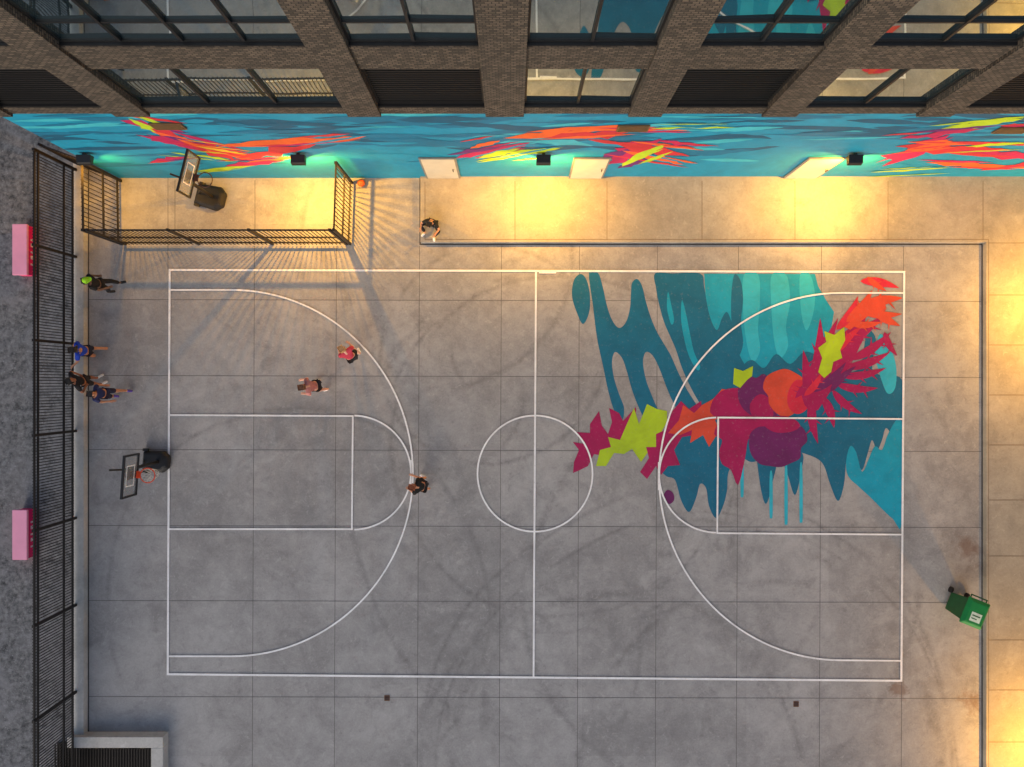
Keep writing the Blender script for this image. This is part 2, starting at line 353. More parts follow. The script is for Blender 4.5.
def window(x0,x1,z0,z1,n,louv,trans=None,pier=.03):
    bm=bmesh.new(); yf=WY+.05; d=.07; t=.05
    box(bm,x0,x1,WY-.02,yf+d+.12,z0-.001,z0+.03)
    zz=z0+.03
    box(bm,x0,x0+t,yf,yf+d,zz,z1); box(bm,x1-t,x1,yf,yf+d,zz,z1)
    box(bm,x0+t,x1-t,yf,yf+d,zz,zz+t); box(bm,x0+t,x1-t,yf,yf+d,z1-t,z1)
    for i in range(1,n):
        x=x0+(x1-x0)*i/n; box(bm,x-.03,x+.03,yf-.03,yf+d-.003,zz+t,z1-t)
    if trans: box(bm,x0+t,x1-t,yf-.015,yf+d-.006,trans-.025,trans+.025)
    if louv:
        z=zz+t
        while z<z1-t:
            box(bm,x0+t,x1-t,yf+.02,yf+.065,z,z+.03); z+=.11
    fr=bpart('window',bm,[M['frame'] if not louv else M['louvre']])
    bm=bmesh.new(); r=random.Random(int(x0*100))
    for i in range(n):
        a=x0+(x1-x0)*i/n+(.03 if i else t); b=x0+(x1-x0)*(i+1)/n-(.03 if i<n-1 else t)
        ya=yf+d*.75+r.uniform(-.012,.012); yb=yf+d*.75+r.uniform(-.012,.012)
        poly(bm,[(a,ya,zz+t),(b,yb,zz+t),(b,yb,z1-t),(a,ya,z1-t)])
    for f in bm.faces:
        f.normal_update()
        if f.normal.y>0:f.normal_flip()
    g=bpart('pane',bm,[M['glass'] if not louv else M['louvre']],fr)
for x0,x1,i in rows():
    k=kinds_low[i]; wd=(x1-x0)
    window(x0+.002,x1-.002,6.08,8.2,3 if (k=='glass3') else (2 if k=='glass2' else 1),k=='louvre')
    window(x0+.002,x1-.002,9.2,12.6,4 if wd>4 else 2,False,10.0 if i!=3 else None)
# mural wall
bm=bmesh.new(); wk=list(WC)
box(bm,BX0,BX1,WY,WY+.499,0,ZM-.004,0)
R=random.Random(5); yy=[WY-.0008]
def wpoly(col,pts):
    P3=[]
    for x,z in pts:
        x=min(max(x,BX0+.01),BX1-.01); z=min(max(z,.01),ZM-.02); P3.append((x,yy[0],z))
    Q=[P3[0]]
    for q in P3[1:]:
        if (Vector(q)-Vector(Q[-1])).length>.01:Q.append(q)
    if len(Q)>2: poly(bm,Q,wk.index(col))
    yy[0]-=.00006
def leaf(col,A,B,w,jag=0,seed=0,n=9):
    r=random.Random(seed); a=Vector(WW(*A)); b=Vector(WW(*B)); d=b-a; nn=Vector((-d.y,d.x)).normalized()
    up=[];dn=[]
    for i in range(1,n):
        t=i/n; ww=w*(math.sin(math.pi*t)**.8)
        up.append(a+d*t+nn*ww*(.5+jag*r.uniform(-.5,.9)*(1 if i%2 else -.6)))
        dn.append(a+d*t-nn*ww*(.5+jag*r.uniform(-.5,.9)*(1 if i%2==0 else -.6)))
    pts=[a]+up+[b]+dn[::-1]
    pts=[tuple(p) for p in pts]
    wpoly(col,pts if jag>.3 else smooth(pts,3))
def wave(col,x0,x1,y,amp,w,seed):
    r=random.Random(seed); n=14; ph1=r.uniform(0,6); up=[];dn=[]
    for i in range(n+1):
        t=i/n; x=x0+(x1-x0)*t; yc=y+amp*math.sin(ph1+t*r.uniform(5.2,5.6)); a=Vector(WW(x,min(max(yc,113.5),172)))
        ww=w*math.sin(math.pi*t)**.6*r.uniform(.7,1.25)
        up.append((a.x,a.y+ww/2)); dn.append((a.x,a.y-ww/2))
    wpoly(col,smooth(up+dn[1:-1][::-1],2))
for i in range(30):
    x=R.uniform(-30,960); wave(R.choice(['dk','mid','dk','lt']),x,x+R.uniform(90,220),R.uniform(117,152),R.uniform(1.5,4.5),R.uniform(.2,.5),i)
for i in range(110):
    x=R.uniform(-30,1010); y=R.choice([R.uniform(114,142),R.uniform(114,168)]); L=R.uniform(30,120)
    col=R.choice(['dk','dk','mid','mid','lt','mid','base'])
    if y>152 and col=='dk': col='mid'
    leaf(col,(x,y),(x+L,y+R.uniform(-4,4)),R.uniform(.08,.34),.15,i)
B=[('mag',120,120,185,132,.6,.5),('lime',128,118,172,138,.35,.2),('red',150,128,235,160,.9,.7),('mag',146,134,200,150,.6,.6),
('org',175,138,262,162,.6,.6),('lime',170,152,232,160,.3,.3),('yel',196,146,246,154,.2,.3),('org',218,146,330,138,.55,.5),('red',236,158,316,144,.5,.7),('org',285,144,366,136,.45,.4),
('lime',196,171,262,164,.25,.3),('mag',225,166,285,160,.35,.6),('mag',150,162,190,156,.3,.5),
('mag',456,158,530,142,.65,.7),('lime',478,158,520,148,.4,.3),('org',505,138,618,126,.6,.5),('red',540,138,640,130,.6,.7),('lime',500,156,560,148,.4,.4),
('org',570,128,690,130,.4,.4),('mag',604,166,662,138,.9,.8),('red',612,142,690,156,.75,.7),('org',622,150,684,164,.4,.6),('lime',622,166,664,144,.5,.4),('mag',655,140,710,146,.3,.5),('org',470,148,500,140,.3,.4),('lime',650,128,735,127,.18,.2),
('mag',882,166,950,134,.8,.8),('red',895,146,1010,150,.75,.7),('org',925,162,1040,168,.5,.5),('lime',936,130,1024,118,.5,.4),('mag',900,138,985,128,.5,.6),('org',905,150,960,142,.45,.5),('mag',960,150,1040,158,.6,.6),('lime',870,172,950,167,.25,.3),('red',980,170,1060,160,.5,.6),('lime',965,146,1030,142,.3,.4),('org',1010,130,1060,126,.4,.4)]
alt={'mag':['mag','pur','red'],'red':['red','mag','org'],'org':['org','red','mag'],'lime':['lime','lime'],'yel':['yel','lime']}
for i,(c,x0,y0,x1,y1,w_,j) in enumerate(B):
    leaf(c,(x0,y0),(x1,y1),w_*.85,max(j,.35),i+300,9)
    for q in range(2):
        dx=R.uniform(-16,16); dy=R.uniform(-6,6); f0=R.uniform(-.2,.3); f1=R.uniform(.65,1.3)
        leaf(R.choice(alt[c]),(x0+(x1-x0)*f0+dx,y0+(y1-y0)*f0*.7+dy),(x0+(x1-x0)*f1+dx,y0+(y1-y0)*f1*.7+dy),w_*R.uniform(.22,.42),.45,i*7+q,7)
    if i%4==1: leaf('base',(x0+R.uniform(-6,20),y0+R.uniform(-4,4)),(x1+6,y1+R.uniform(-4,4)),.12,.3,i+900)
bmesh.ops.translate(bm,verts=bm.verts,vec=(0,-WY,0))
for f in bm.faces:
    f.normal_update()
    if len(f.verts)==3 and f.normal.y>0: f.normal_flip()
o=meshobj('mural',bm,[M['w_'+k] for k in wk],bld); o['label']='turquoise mural wall with magenta, orange and lime bursts'
for px in (444,585,798):
    x=(px-CX)*S; z0=ph; bm=bmesh.new()
    box(bm,x-.56,x+.56,WY-.06,WY-.018,z0,z0+2.03,1)
    box(bm,x-.5,x+.5,WY-.075,WY-.0605,z0+.02,z0+1.97,0)
    dr=bpart('door',bm,[M['door'],M['doorf']])
    bm=bmesh.new(); rod(bm,(x+.4,WY-.13,z0+.95),(x+.4,WY-.13,z0+1.15),.015); rod(bm,(x+.4,WY-.13,z0+1.0),(x+.4,WY-.075,z0+1.0),.012)
    bpart('handle',bm,[M['frame']],dr)
for px,py in ((168,125),(633,127),(1012,129)):
    x,z_=WW(px,py); bm=bmesh.new(); box(bm,x-.42,x+.42,WY-.06,WY-.018,z_-.2,z_+.2)
    for i in range(6): box(bm,x-.38,x+.38,WY-.075,WY-.0605,z_-.17+i*.06,z_-.14+i*.06)
    bpart('vent',bm,[simple('vent_brown',(110,84,56),.5)])
bm=bmesh.new(); wx=(1050-CX)*S; box(bm,wx,wx+.3,W(0,900)[1],WY-.002,0,4.2); box(bm,wx-.05,wx+.35,W(0,900)[1],WY-.004,4.2,4.3)
tag(meshobj('boundary_wall',bm,[simple('wall_concrete_paint',(150,146,140),.8,0,.15,1)]),'plain concrete boundary wall beside the raised walkway','wall')
emis=NT('lamp_lens'); emis.b.inputs['Base Color'].default_value=(.9,.7,.4,1); emis.b.inputs['Emission Color'].default_value=(1,.55,.15,1); emis.b.inputs['Emission Strength'].default_value=3
def wall_lamp(x,y,z,rz,power,tilt=24,col=(1,.47,.05),spread=150,side=44):
    e=empty('wall_lamp',(x,y,z),rz); tag(e,'black box wall lamp casting warm light downward','lamp',group='wall lamps along the building')
    bm=bmesh.new(); box(bm,-.05,.05,-.06,0,-.1,.1)
    v=[(-.21,-.34,-.02),(.21,-.34,-.02),(.21,-.06,-.08),(-.21,-.06,-.08),(-.21,-.3,.1),(.21,-.3,.1),(.21,-.06,.14),(-.21,-.06,.14)]
    vs=[bm.verts.new(q) for q in v]
    for f in((3,2,1,0),(4,5,6,7),(0,1,5,4),(1,2,6,5),(2,3,7,6),(3,0,4,7)): bm.faces.new([vs[i] for i in f])
    bmesh.ops.bevel(bm,geom=bm.edges[:],offset=.008,segments=1,affect='EDGES')
    meshobj('housing',bm,[M['plastic']],e)
    bm=bmesh.new(); poly(bm,[(-.17,-.3,-.045),(.17,-.3,-.045),(.17,-.1,-.088),(-.17,-.1,-.088)])
    meshobj('lens',bm,[emis.m],e)
    for s_ in (-1,1):
        L=bpy.data.lights.new('lamp_light','AREA'); L.shape='RECTANGLE'; L.size=.12; L.size_y=.1; L.energy=power*.5; L.color=col; L.spread=math.radians(spread)
        lo=bpy.data.objects.new('lamp_light',L); link(lo); lo.parent=e; lo.location=(s_*.07,-.34,-.13)
        dv=Vector((s_*math.tan(math.radians(side)),-math.tan(math.radians(tilt)),-1)); lo.rotation_euler=dv.to_track_quat('-Z','Y').to_euler()
for x,pw in ((-380,110),(-190,400),(28,400),(305,400)): wall_lamp(x*S,WY-.03,2.55,0,pw)
for py in (310,748): wall_lamp(wx-.0,(CY-py)*S,2.7,-math.pi/2,400,18)
# ---------------------------------------------------------------- fences
def fence(name,a,b,hgt,nseg,z0,label,group=None,sp=.15,rails=(.12,.5,1.0)):
    a=Vector(a);b=Vector(b); L=(b-a).length; ang=math.atan2(b.y-a.y,b.x-a.x)
    e=empty(name,(a.x,a.y,z0),ang); tag(e,label,'fence',group=group)
    for i in range(nseg+1):
        x=L*i/nseg; bm=bmesh.new(); box(bm,x-.04,x+.04,-.04,.04,0,hgt+.03)
        meshobj('post',bm,[M['metal']],e)
    for i in range(nseg):
        x0=L*i/nseg+.04; x1=L*(i+1)/nseg-.04
        for r_ in rails:
            bm=bmesh.new(); zc=r_*hgt-.03; box(bm,x0,x1,-.022,.022,zc-.028,zc+.028)
            meshobj('rail',bm,[M['metal']],e)
        bm=bmesh.new(); n=max(2,round((x1-x0)/sp))
        for j in range(1,n):
            x=x0+(x1-x0)*j/n; box(bm,x-.011,x+.011,-.041,-.0225,.06,hgt)
        meshobj('picket_panel',bm,[M['metal']],e)
fence('steel_fence',W(80,172),W(80,775),2.05,7,.22,'tall black steel picket fence standing on the concrete kerb',sp=.09,rails=(.1,.32,.92,1.0))
c1=W(121,178);c2=W(122,244);c3=W(350,244);c4=W(352,180)
gp='fences enclosing the storage pen'
fence('pen_fence',(c1[0],c1[1]-.1),c2,2.15,1,0,'short black steel fence side of the pen by the wall',gp,sp=.13)
fence('pen_fence',(c2[0]+.12,c2[1]),(c3[0]-.12,c3[1]),2.15,3,0,'long black steel fence closing the storage pen',gp,sp=.13)
fence('pen_fence',c3,(c4[0],c4[1]-.1),2.15,1,0,'short black steel fence side of the pen near the walkway',gp,sp=.13)
fence('link_fence',W(82,166),(c1[0]-.15,c1[1]-.02),2.1,1,0,'short black steel fence joining the kerb to the building corner',None,sp=.13)
# ---------------------------------------------------------------- low wall & grate
hh=.36; bm=bmesh.new()
a=W(67,737,hh);b=W(163,748,hh);c_=W(151,800,hh)
box(bm,a[0],b[0],b[1],a[1],-.03,hh); box(bm,c_[0],b[0],W(0,860)[1],b[1]-.001,-.03,hh-.001)
bmesh.ops.bevel(bm,geom=bm.edges[:],offset=.012,segments=1,affect='EDGES')
o=meshobj('low_wall',bm,[M['kerb']]); tag(o,'low pale concrete wall around a metal grate','wall')
bm=bmesh.new(); gx0=W(50,0,hh)[0];gx1=c_[0]-.01;gy1=b[1]-.01;gy0=gy1-2
x=gx0
while x<gx1: box(bm,x,x+.025,gy0,gy1,.1,.14); x+=.09
y=gy0
while y<gy1: box(bm,gx0,gx1,y,y+.02,.075,.099); y+=.25
box(bm,gx0,gx1,gy0,gy1,-.028,.01)
tag(meshobj('metal_grate',bm,[M['metal']]),'black metal bar grate beside the low concrete wall','grate')
for px,py in ((387,698),(796,704)):
    x,y=W(px,py); e=empty('drain_cover',(x,y,.001)); e.scale=(.8,.8,1); tag(e,'small square rusty drain cover set in the concrete','drain',group='drain covers in the court')
    bm=bmesh.new()
    for q in((-.11,.11,-.11,-.09),(-.11,.11,.09,.11),(-.11,-.09,-.09,.09),(.09,.11,-.09,.09)): box(bm,q[0],q[1],q[2],q[3],0,.012)
    meshobj('frame',bm,[simple('rust',(120,80,52),.8)],e)
    bm=bmesh.new()
    for i in range(6): box(bm,-.09,.09,-.085+i*.03,-.068+i*.03,.001,.009)
    meshobj('grille',bm,[simple('rust_dark',(84,56,42),.8)],e)
# ---------------------------------------------------------------- pink benches
pk=simple('pale_pink_paint',(250,168,200),.5,0,.06,2); mg=simple('magenta_paint',(225,20,105),.5,0,.1,2); wh=simple('white_marks',(240,215,228),.6)
for n_,(py0,py1) in enumerate(((224,275),(510,560))):
    hb=.44; xr=W(36,0)[0]; x_l=W(12,0,hb)[0]; yc=(CY-(py0+py1)/2)*S*(H-hb)/H; ly=(py1-py0)*S*.98
    e=empty('bench',((xr+x_l)/2,yc,-.03)); tag(e,'pale pink topped block bench with magenta sides on asphalt','bench',group='pink benches beyond the fence')
    wd=(xr-x_l)/2
    bm=bmesh.new(); box(bm,-wd,wd-.0,-ly/2,ly/2,hb-.06,hb+.03); bmesh.ops.bevel(bm,geom=bm.edges[:],offset=.012,segments=2,affect='EDGES'); meshobj('seat',bm,[pk],e)
    bm=bmesh.new(); box(bm,-wd+.03,wd-.02,-ly/2+.03,ly/2-.03,0,hb-.06,0)
    for k in range(5):
        yk=-ly/2+.35+k*.2; box(bm,wd-.02,wd-.014,yk,yk+.06+.05*(k%2),.12,.26,1)
    meshobj('base',bm,[mg,wh],e)
# ---------------------------------------------------------------- hoops
def hoop(x,y,rz,label,reach=.85,rimmat='rim',net=True,bs=.85):
    e=empty('basketball_hoop',(x,y,LZ),rz); tag(e,label,'basketball hoop',group='portable basketball hoops')
    bm=bmesh.new()
    o1=[(-.5,-.36),(.30,-.42),(.52,-.22),(.52,.22),(.30,.42),(-.5,.36)]
    lv=[(0,1),(.12,1),(.2,.9),(.24,.72)]; rings=[]
    for z_,s_ in lv: rings.append([bm.verts.new((p[0]*s_*bs,p[1]*s_*bs,z_)) for p in o1])
    for i in range(3):
        for j in range(6): bm.faces.new([rings[i][j],rings[i][(j+1)%6],rings[i+1][(j+1)%6],rings[i+1][j]])
    bm.faces.new(rings[0][::-1]); bm.faces.new(rings[3])
    bmesh.ops.bevel(bm,geom=bm.edges[:],offset=.02,segments=2,affect='EDGES'); meshobj('base',bm,[M['plastic']],e)
    for s_ in(-1,1):
        bm=bmesh.new(); rod(bm,(-.36,s_*.32,.1),(-.36,s_*.4,.1),.1,14); meshobj('wheel',bm,[M['plastic']],e)
    bm=bmesh.new(); rod(bm,(.1,0,.2),(.25,0,2.5),.055,12); rod(bm,(-.35,0,.2),(.17,0,1.2),.025); meshobj('pole',bm,[M['metal']],e)
    bm=bmesh.new()
    for s_ in(-.1,.1):
        rod(bm,(.25,s_,2.5),(reach-.05,s_,3.25),.025); rod(bm,(.22,s_,2.2),(reach-.05,s_,2.95),.025)
    rod(bm,(.22,0,2.2),(-.15,0,2.55),.03); meshobj('arm',bm,[M['metal']],e)
    bx=reach; bw=.61; z0=2.86;z1=3.66
    bm=bmesh.new()
    box(bm,bx-.03,bx+.03,-bw,bw,z0,z0+.05); box(bm,bx-.03,bx+.03,-bw,bw,z1-.05,z1)
    box(bm,bx-.03,bx+.03,-bw,-bw+.05,z0+.05,z1-.05); box(bm,bx-.03,bx+.03,bw-.05,bw,z0+.05,z1-.05)
    box(bm,bx-.06,bx-.03,-.12,.12,z0+.03,z1-.3)
    bb=meshobj('backboard',bm,[M['plastic']],e)
    bm=bmesh.new(); box(bm,bx-.01,bx+.01,-bw+.05,bw-.05,z0+.05,z1-.05); meshobj('panel',bm,[M['acry']],bb)
    bm=bmesh.new()
    for q in((-.3,.3,z0+.2,z0+.23),(-.3,.3,z0+.6,z0+.63),(-.3,-.27,z0+.23,z0+.6),(.27,.3,z0+.23,z0+.6)): box(bm,bx+.011,bx+.016,*q)
    meshobj('target_square',bm,[M['white']],bb)
    bm=bmesh.new(); rr=.21; rc=bx+.15+rr; zz=z0+.13; n=28
    for i in range(n):
        a0=2*math.pi*i/n;a1=2*math.pi*(i+1)/n
        rod(bm,(rc+rr*math.cos(a0),rr*math.sin(a0),zz),(rc+rr*math.cos(a1),rr*math.sin(a1),zz),.015,6)
    box(bm,bx+.03,rc-rr,-.1,.1,zz-.02,zz+.005); box(bm,bx+.03,bx+.045,-.1,.1,zz-.12,zz-.02)
    meshobj('rim',bm,[M[rimmat]],e)
    if net:
        bm=bmesh.new(); n=12
        for i in range(n):
            for dr_ in(1,-1):
                for k in range(4):
                    r0=rr*(1-.11*k);r1=rr*(1-.11*(k+1)); a0=2*math.pi*(i+dr_*.5*k)/n;a1=2*math.pi*(i+dr_*.5*(k+1))/n
                    rod(bm,(rc+r0*math.cos(a0),r0*math.sin(a0),zz-.11*k),(rc+r1*math.cos(a1),r1*math.sin(a1),zz-.11*(k+1)),.004,4)
        meshobj('net',bm,[M['net']],e)
hx,hy=W(158,461); hoop(hx,hy,math.radians(-4),'portable black basketball hoop with clear backboard behind the baseline')
hx,hy=W(212,198); hoop(hx,hy,math.radians(-14),'portable black basketball hoop stored in the fenced pen',.75,'rimd',False,.95)
def ball(px,py,z0):
    bm=bmesh.new(); bmesh.ops.create_uvsphere(bm,u_segments=24,v_segments=16,radius=.122)
    for f in bm.faces:f.smooth=True
    for q in range(3):
        Mx=[Matrix.Identity(3),Matrix.Rotation(math.pi/2,3,'X'),Matrix.Rotation(math.pi/2,3,'Y')][q]; n=24
        for i in range(n):
            a0=2*math.pi*i/n;a1=2*math.pi*(i+1)/n
            rod(bm,Mx@Vector((.121*math.cos(a0),.121*math.sin(a0),0)),Mx@Vector((.121*math.cos(a1),.121*math.sin(a1),0)),.004,4,1)
    o=meshobj('basketball',bm,[simple('ball_orange',(225,95,35),.6),M['plastic']]); x,y=W(px,py); o.location=(x,y,z0+.122)
    tag(o,'orange basketball lying by the pen fence','ball')
ball(362,184,.001)
# ---------------------------------------------------------------- bin
gr=simple('green_plastic',(16,128,62),.4,0,.1,4); grd=simple('dark_green_plastic',(10,88,44),.45,0,.15,4); pale=simple('pale_label',(205,225,210),.5)
bx,by=W(953,602); e=empty('wheelie_bin',(bx,by,0),math.radians(-22)); tag(e,'green wheeled rubbish bin with pale label on its lid','bin')
bm=bmesh.new(); lo=[(-.3,-.36),(.3,-.36),(.3,.36),(-.3,.36)]
A=[bm.verts.new((x*.78,y*.8,.08)) for x,y in lo];B_=[bm.verts.new((x,y,1.02)) for x,y in lo]
C_=[bm.verts.new((x*1.08,y*1.08,1.02)) for x,y in lo];D_=[bm.verts.new((x*1.08,y*1.08,1.08)) for x,y in lo]
for u,v_ in((A,B_),(B_,C_),(C_,D_)):
    for i in range(4): bm.faces.new([u[i],u[(i+1)%4],v_[(i+1)%4],v_[i]])
bm.faces.new(A[::-1]); bm.faces.new(D_); bmesh.ops.bevel(bm,geom=bm.edges[:],offset=.015,segments=2,affect='EDGES'); meshobj('body',bm,[grd],e)
bm=bmesh.new(); L1=[(-.36,-.44),(.36,-.44),(.36,.42),(-.36,.42)]
A=[bm.verts.new((x,y,1.085)) for x,y in L1];B_=[bm.verts.new((x,y,1.12)) for x,y in L1];C_=[bm.verts.new((x*.75,y*.78,1.2)) for x,y in L1]
for u,v_ in((A,B_),(B_,C_)):
    for i in range(4): bm.faces.new([u[i],u[(i+1)%4],v_[(i+1)%4],v_[i]])
bm.faces.new(A[::-1]); bm.faces.new(C_); bmesh.ops.bevel(bm,geom=bm.edges[:],offset=.012,segments=2,affect='EDGES'); ld=meshobj('lid',bm,[gr],e)
bm=bmesh.new(); box(bm,-.16,.18,-.27,.02,1.202,1.206,0); box(bm,-.12,.14,-.1,-.06,1.2062,1.208,1); box(bm,-.12,.06,-.19,-.16,1.2062,1.208,1); meshobj('sticker',bm,[pale,grd],ld)
bm=bmesh.new(); rod(bm,(-.28,.5,1.04),(.28,.5,1.04),.02,10); rod(bm,(-.26,.38,1.04),(-.26,.5,1.04),.018); rod(bm,(.26,.38,1.04),(.26,.5,1.04),.018); meshobj('handle',bm,[grd],e)
for s_ in(-1,1):
    bm=bmesh.new(); rod(bm,(s_*.25,.36,.1),(s_*.31,.36,.1),.1,18); meshobj('wheel',bm,[M['plastic']],e)
# ---------------------------------------------------------------- people
def skin_mesh(name,verts,edges,rad,mat,parent,root=0,sub=2):
    me=bpy.data.meshes.new(name); me.from_pydata(verts,edges,[]); o=bpy.data.objects.new(name,me); link(o)
    m=o.modifiers.new('s','SKIN'); m.use_smooth_shade=True
    sv=me.skin_vertices
    if not sv:
        bm=bmesh.new(); bm.from_mesh(me); bm.verts.layers.skin.verify(); bm.to_mesh(me); bm.free()
    d=me.skin_vertices[0].data
    for i,r in enumerate(rad):
        d[i].radius=(r,r) if isinstance(r,(int,float)) else r; d[i].use_root=(i==root)
    s=o.modifiers.new('u','SUBSURF'); s.levels=sub; s.render_levels=sub
    bpy.context.view_layer.update(); dg=bpy.context.evaluated_depsgraph_get()
    m2=bpy.data.meshes.new_from_object(o.evaluated_get(dg)); o.modifiers.clear(); o.data=m2; bpy.data.meshes.remove(me)
    m2.materials.clear(); m2.materials.append(mat)
    for p_ in m2.polygons:p_.use_smooth=True
    o.parent=parent; o.name=name; return o
def person(px,py,rz,label,skin,shirt,bottom,hairc,shoes=(235,235,235),J=None,z0=None,cap=None,longhair=False,shorts=True,scale=1):
    j=dict(pel=(0,0,.95),sp=(0,.0,1.14),ch=(0,.0,1.33),nk=(0,0,1.49),h1=(0,.03,1.57),h2=(0,.03,1.65),h3=(0,.01,1.73))
    for s_,n_ in((-1,'L'),(1,'R')):
        j.update({'sh'+n_:(s_*.18,0,1.42),'el'+n_:(s_*.25,-.03,1.14),'wr'+n_:(s_*.26,.09,.9),'hp'+n_:(s_*.09,0,.9),'kn'+n_:(s_*.11,.04,.5),'an'+n_:(s_*.12,-.02,.09),'to'+n_:(s_*.13,.17,.04)})
    if J:j.update(J)
    x,y=W(px,py); e=empty('person',(x,y,LZ if z0 is None else z0),rz); e.scale=(scale,)*3
    tag(e,label,'person')
    r=dict(pel=.125,sp=.115,ch=.125,nk=.055,h1=.07,h2=.088,h3=.06)
    V=[];E=[];Rd=[];idx={}
    def av(n_,p,rr): idx[n_]=len(V); V.append(tuple(p)); Rd.append(rr)
    for k in('pel','sp','ch','nk','h1','h2','h3'): av(k,j[k],(r[k]*1.15,r[k]*.85) if k in('pel','sp','ch') else r[k])
    E+=[(0,1),(1,2),(2,3),(3,4),(4,5),(5,6)]
    vec=lambda k:Vector(j[k])
    h2=vec('h2'); fw=Vector((0,1,0))
    av('nose',vec('h1')*.4+h2*.6+fw*.1,.014); E.append((idx['h2'],idx['nose']))
    for s_,n_ in((-1,'L'),(1,'R')):
        for k,rr in(('sh',.062),('el',.045),('wr',.03)): av(k+n_,j[k+n_],rr)
        E+=[(idx['ch'],idx['sh'+n_]),(idx['sh'+n_],idx['el'+n_]),(idx['el'+n_],idx['wr'+n_])]
        d=(vec('wr'+n_)-vec('el'+n_)).normalized(); side=d.cross(Vector((0,0,1)))
        if side.length<.3: side=Vector((0,1,0))
        side.normalize(); up=side.cross(d)
        pm=vec('wr'+n_)+d*.08; av('pm'+n_,pm,(.035,.022)); E.append((idx['wr'+n_],idx['pm'+n_]))
        for q in range(4):
            b_=pm+side*(q-1.5)*.021+d*.03; L_=(.07,.08,.075,.06)[q]
            av(f'f{q}{n_}',b_,.009); av(f'g{q}{n_}',b_+d*L_*.6-up*.012,.008); av(f't{q}{n_}',b_+d*L_-up*.035,.006)
            E+=[(idx['pm'+n_],idx[f'f{q}{n_}']),(idx[f'f{q}{n_}'],idx[f'g{q}{n_}']),(idx[f'g{q}{n_}'],idx[f't{q}{n_}'])]
        tb=vec('wr'+n_)+d*.035+side*.04; av('ta'+n_,tb,.01); av('tb'+n_,tb+d*.045+side*.02,.008); E+=[(idx['wr'+n_],idx['ta'+n_]),(idx['ta'+n_],idx['tb'+n_])]
        for k,rr in(('hp',.085),('kn',.058),('an',.038),('to',.032)): av(k+n_,j[k+n_],rr)
        E+=[(0,idx['hp'+n_]),(idx['hp'+n_],idx['kn'+n_]),(idx['kn'+n_],idx['an'+n_]),(idx['an'+n_],idx['to'+n_])]
    skm=simple('skin',skin,.55,0,.08,8)
    skin_mesh('body',V,E,Rd,skm,e,0,2)
    def part(name,keys,ed,rad,c):
        return skin_mesh(name,[j[k] if isinstance(k,str) else tuple(k) for k in keys],ed,rad,simple(name+'_fabric',c,.85,0,.2,9),e,0,2)
    mid=lambda a,b,t_:tuple(vec(a).lerp(vec(b),t_))
    part('shirt',['ch','sp',mid('pel','sp',.15),mid('ch','nk',.55),'shL',mid('shL','elL',.75),'shR',mid('shR','elR',.75)],[(0,1),(1,2),(0,3),(0,4),(4,5),(0,6),(6,7)],
        [(.165,.125),(.15,.118),(.155,.125),.075,.082,.07,.082,.07],shirt)
    if shorts:
        part('shorts',['pel','hpL',mid('hpL','knL',.45),mid('hpL','knL',.88),'hpR',mid('hpR','knR',.45),mid('hpR','knR',.88)],[(0,1),(1,2),(2,3),(0,4),(4,5),(5,6)],[(.15,.12),.105,.095,.088,.105,.095,.088],bottom)
    else:
        part('trousers',['pel','hpL','knL',mid('knL','anL',.92),'hpR','knR',mid('knR','anR',.92)],[(0,1),(1,2),(2,3),(0,4),(4,5),(5,6)],[(.15,.12),.1,.075,.06,.1,.075,.06],bottom)
    for n_ in 'LR':
        part('shoe',[tuple(vec('an'+n_)+(Vector((0,0,-.03)))),tuple(vec('an'+n_).lerp(vec('to'+n_),.5)),tuple(vec('to'+n_).lerp(vec('an'+n_),-.25))],[(0,1),(1,2)],[(.05,.05),(.05,.045),(.042,.035)],shoes)
    h3=vec('h3'); ax=(h3-vec('h1')).normalized()
    hv=[tuple(h2-fw*.025),tuple(h3-fw*.01),tuple(h2-fw*.055-ax*.05)]
    hr=[.094,.078,.07]; he=[(0,1),(0,2)]
    if longhair: hv.append(tuple(h2-fw*.11-ax*.22)); hr.append(.05); he.append((2,3))
    skin_mesh('hair',hv,he,hr,simple('hair',hairc,.6,0,.3,30),e)
    for s_ in(-1,1):
        bm=bmesh.new()
        bmesh.ops.create_uvsphere(bm,u_segments=8,v_segments=6,radius=.012,matrix=Matrix.Translation(vec('h1').lerp(h2,.75)+Vector((s_*.032,.078,.01))))
        meshobj('eye',bm,[simple('eye',(30,24,22),.3)],e,smooth=True)
    if cap:
        bm=bmesh.new(); bmesh.ops.create_uvsphere(bm,u_segments=20,v_segments=12,radius=.108,matrix=Matrix.Translation(h2+Vector((0,0,.035))))
        bmesh.ops.bisect_plane(bm,geom=bm.verts[:]+bm.edges[:]+bm.faces[:],plane_co=h2+Vector((0,0,.03)),plane_no=(0,0,1),clear_inner=True)
        c0=h2+Vector((0,.06,.035)); pts=[(c0+Vector((.085*math.cos(t_),.13*math.sin(t_),0))) for t_ in [math.pi*i/10 for i in range(11)]]
        up_=[bm.verts.new(q+Vector((0,0,.006))) for q in pts]; dn_=[bm.verts.new(q) for q in pts]
        bm.faces.new(up_); bm.faces.new(dn_[::-1])
        for i in range(11): bm.faces.new([up_[i],dn_[i],dn_[(i+1)%11],up_[(i+1)%11]])
        meshobj('cap',bm,[simple('cap_fabric',cap,.8)],e,smooth=False)
    return e
D=math.radians
walk=dict(knL=(-.1,.2,.53),anL=(-.1,.22,.11),toL=(-.1,.38,.05),knR=(.1,.02,.5),anR=(.1,-.2,.13),toR=(.11,-.05,.04),elL=(-.26,-.1,1.18),wrL=(-.26,.02,.96),elR=(.26,.08,1.18),wrR=(.22,.27,1.06))
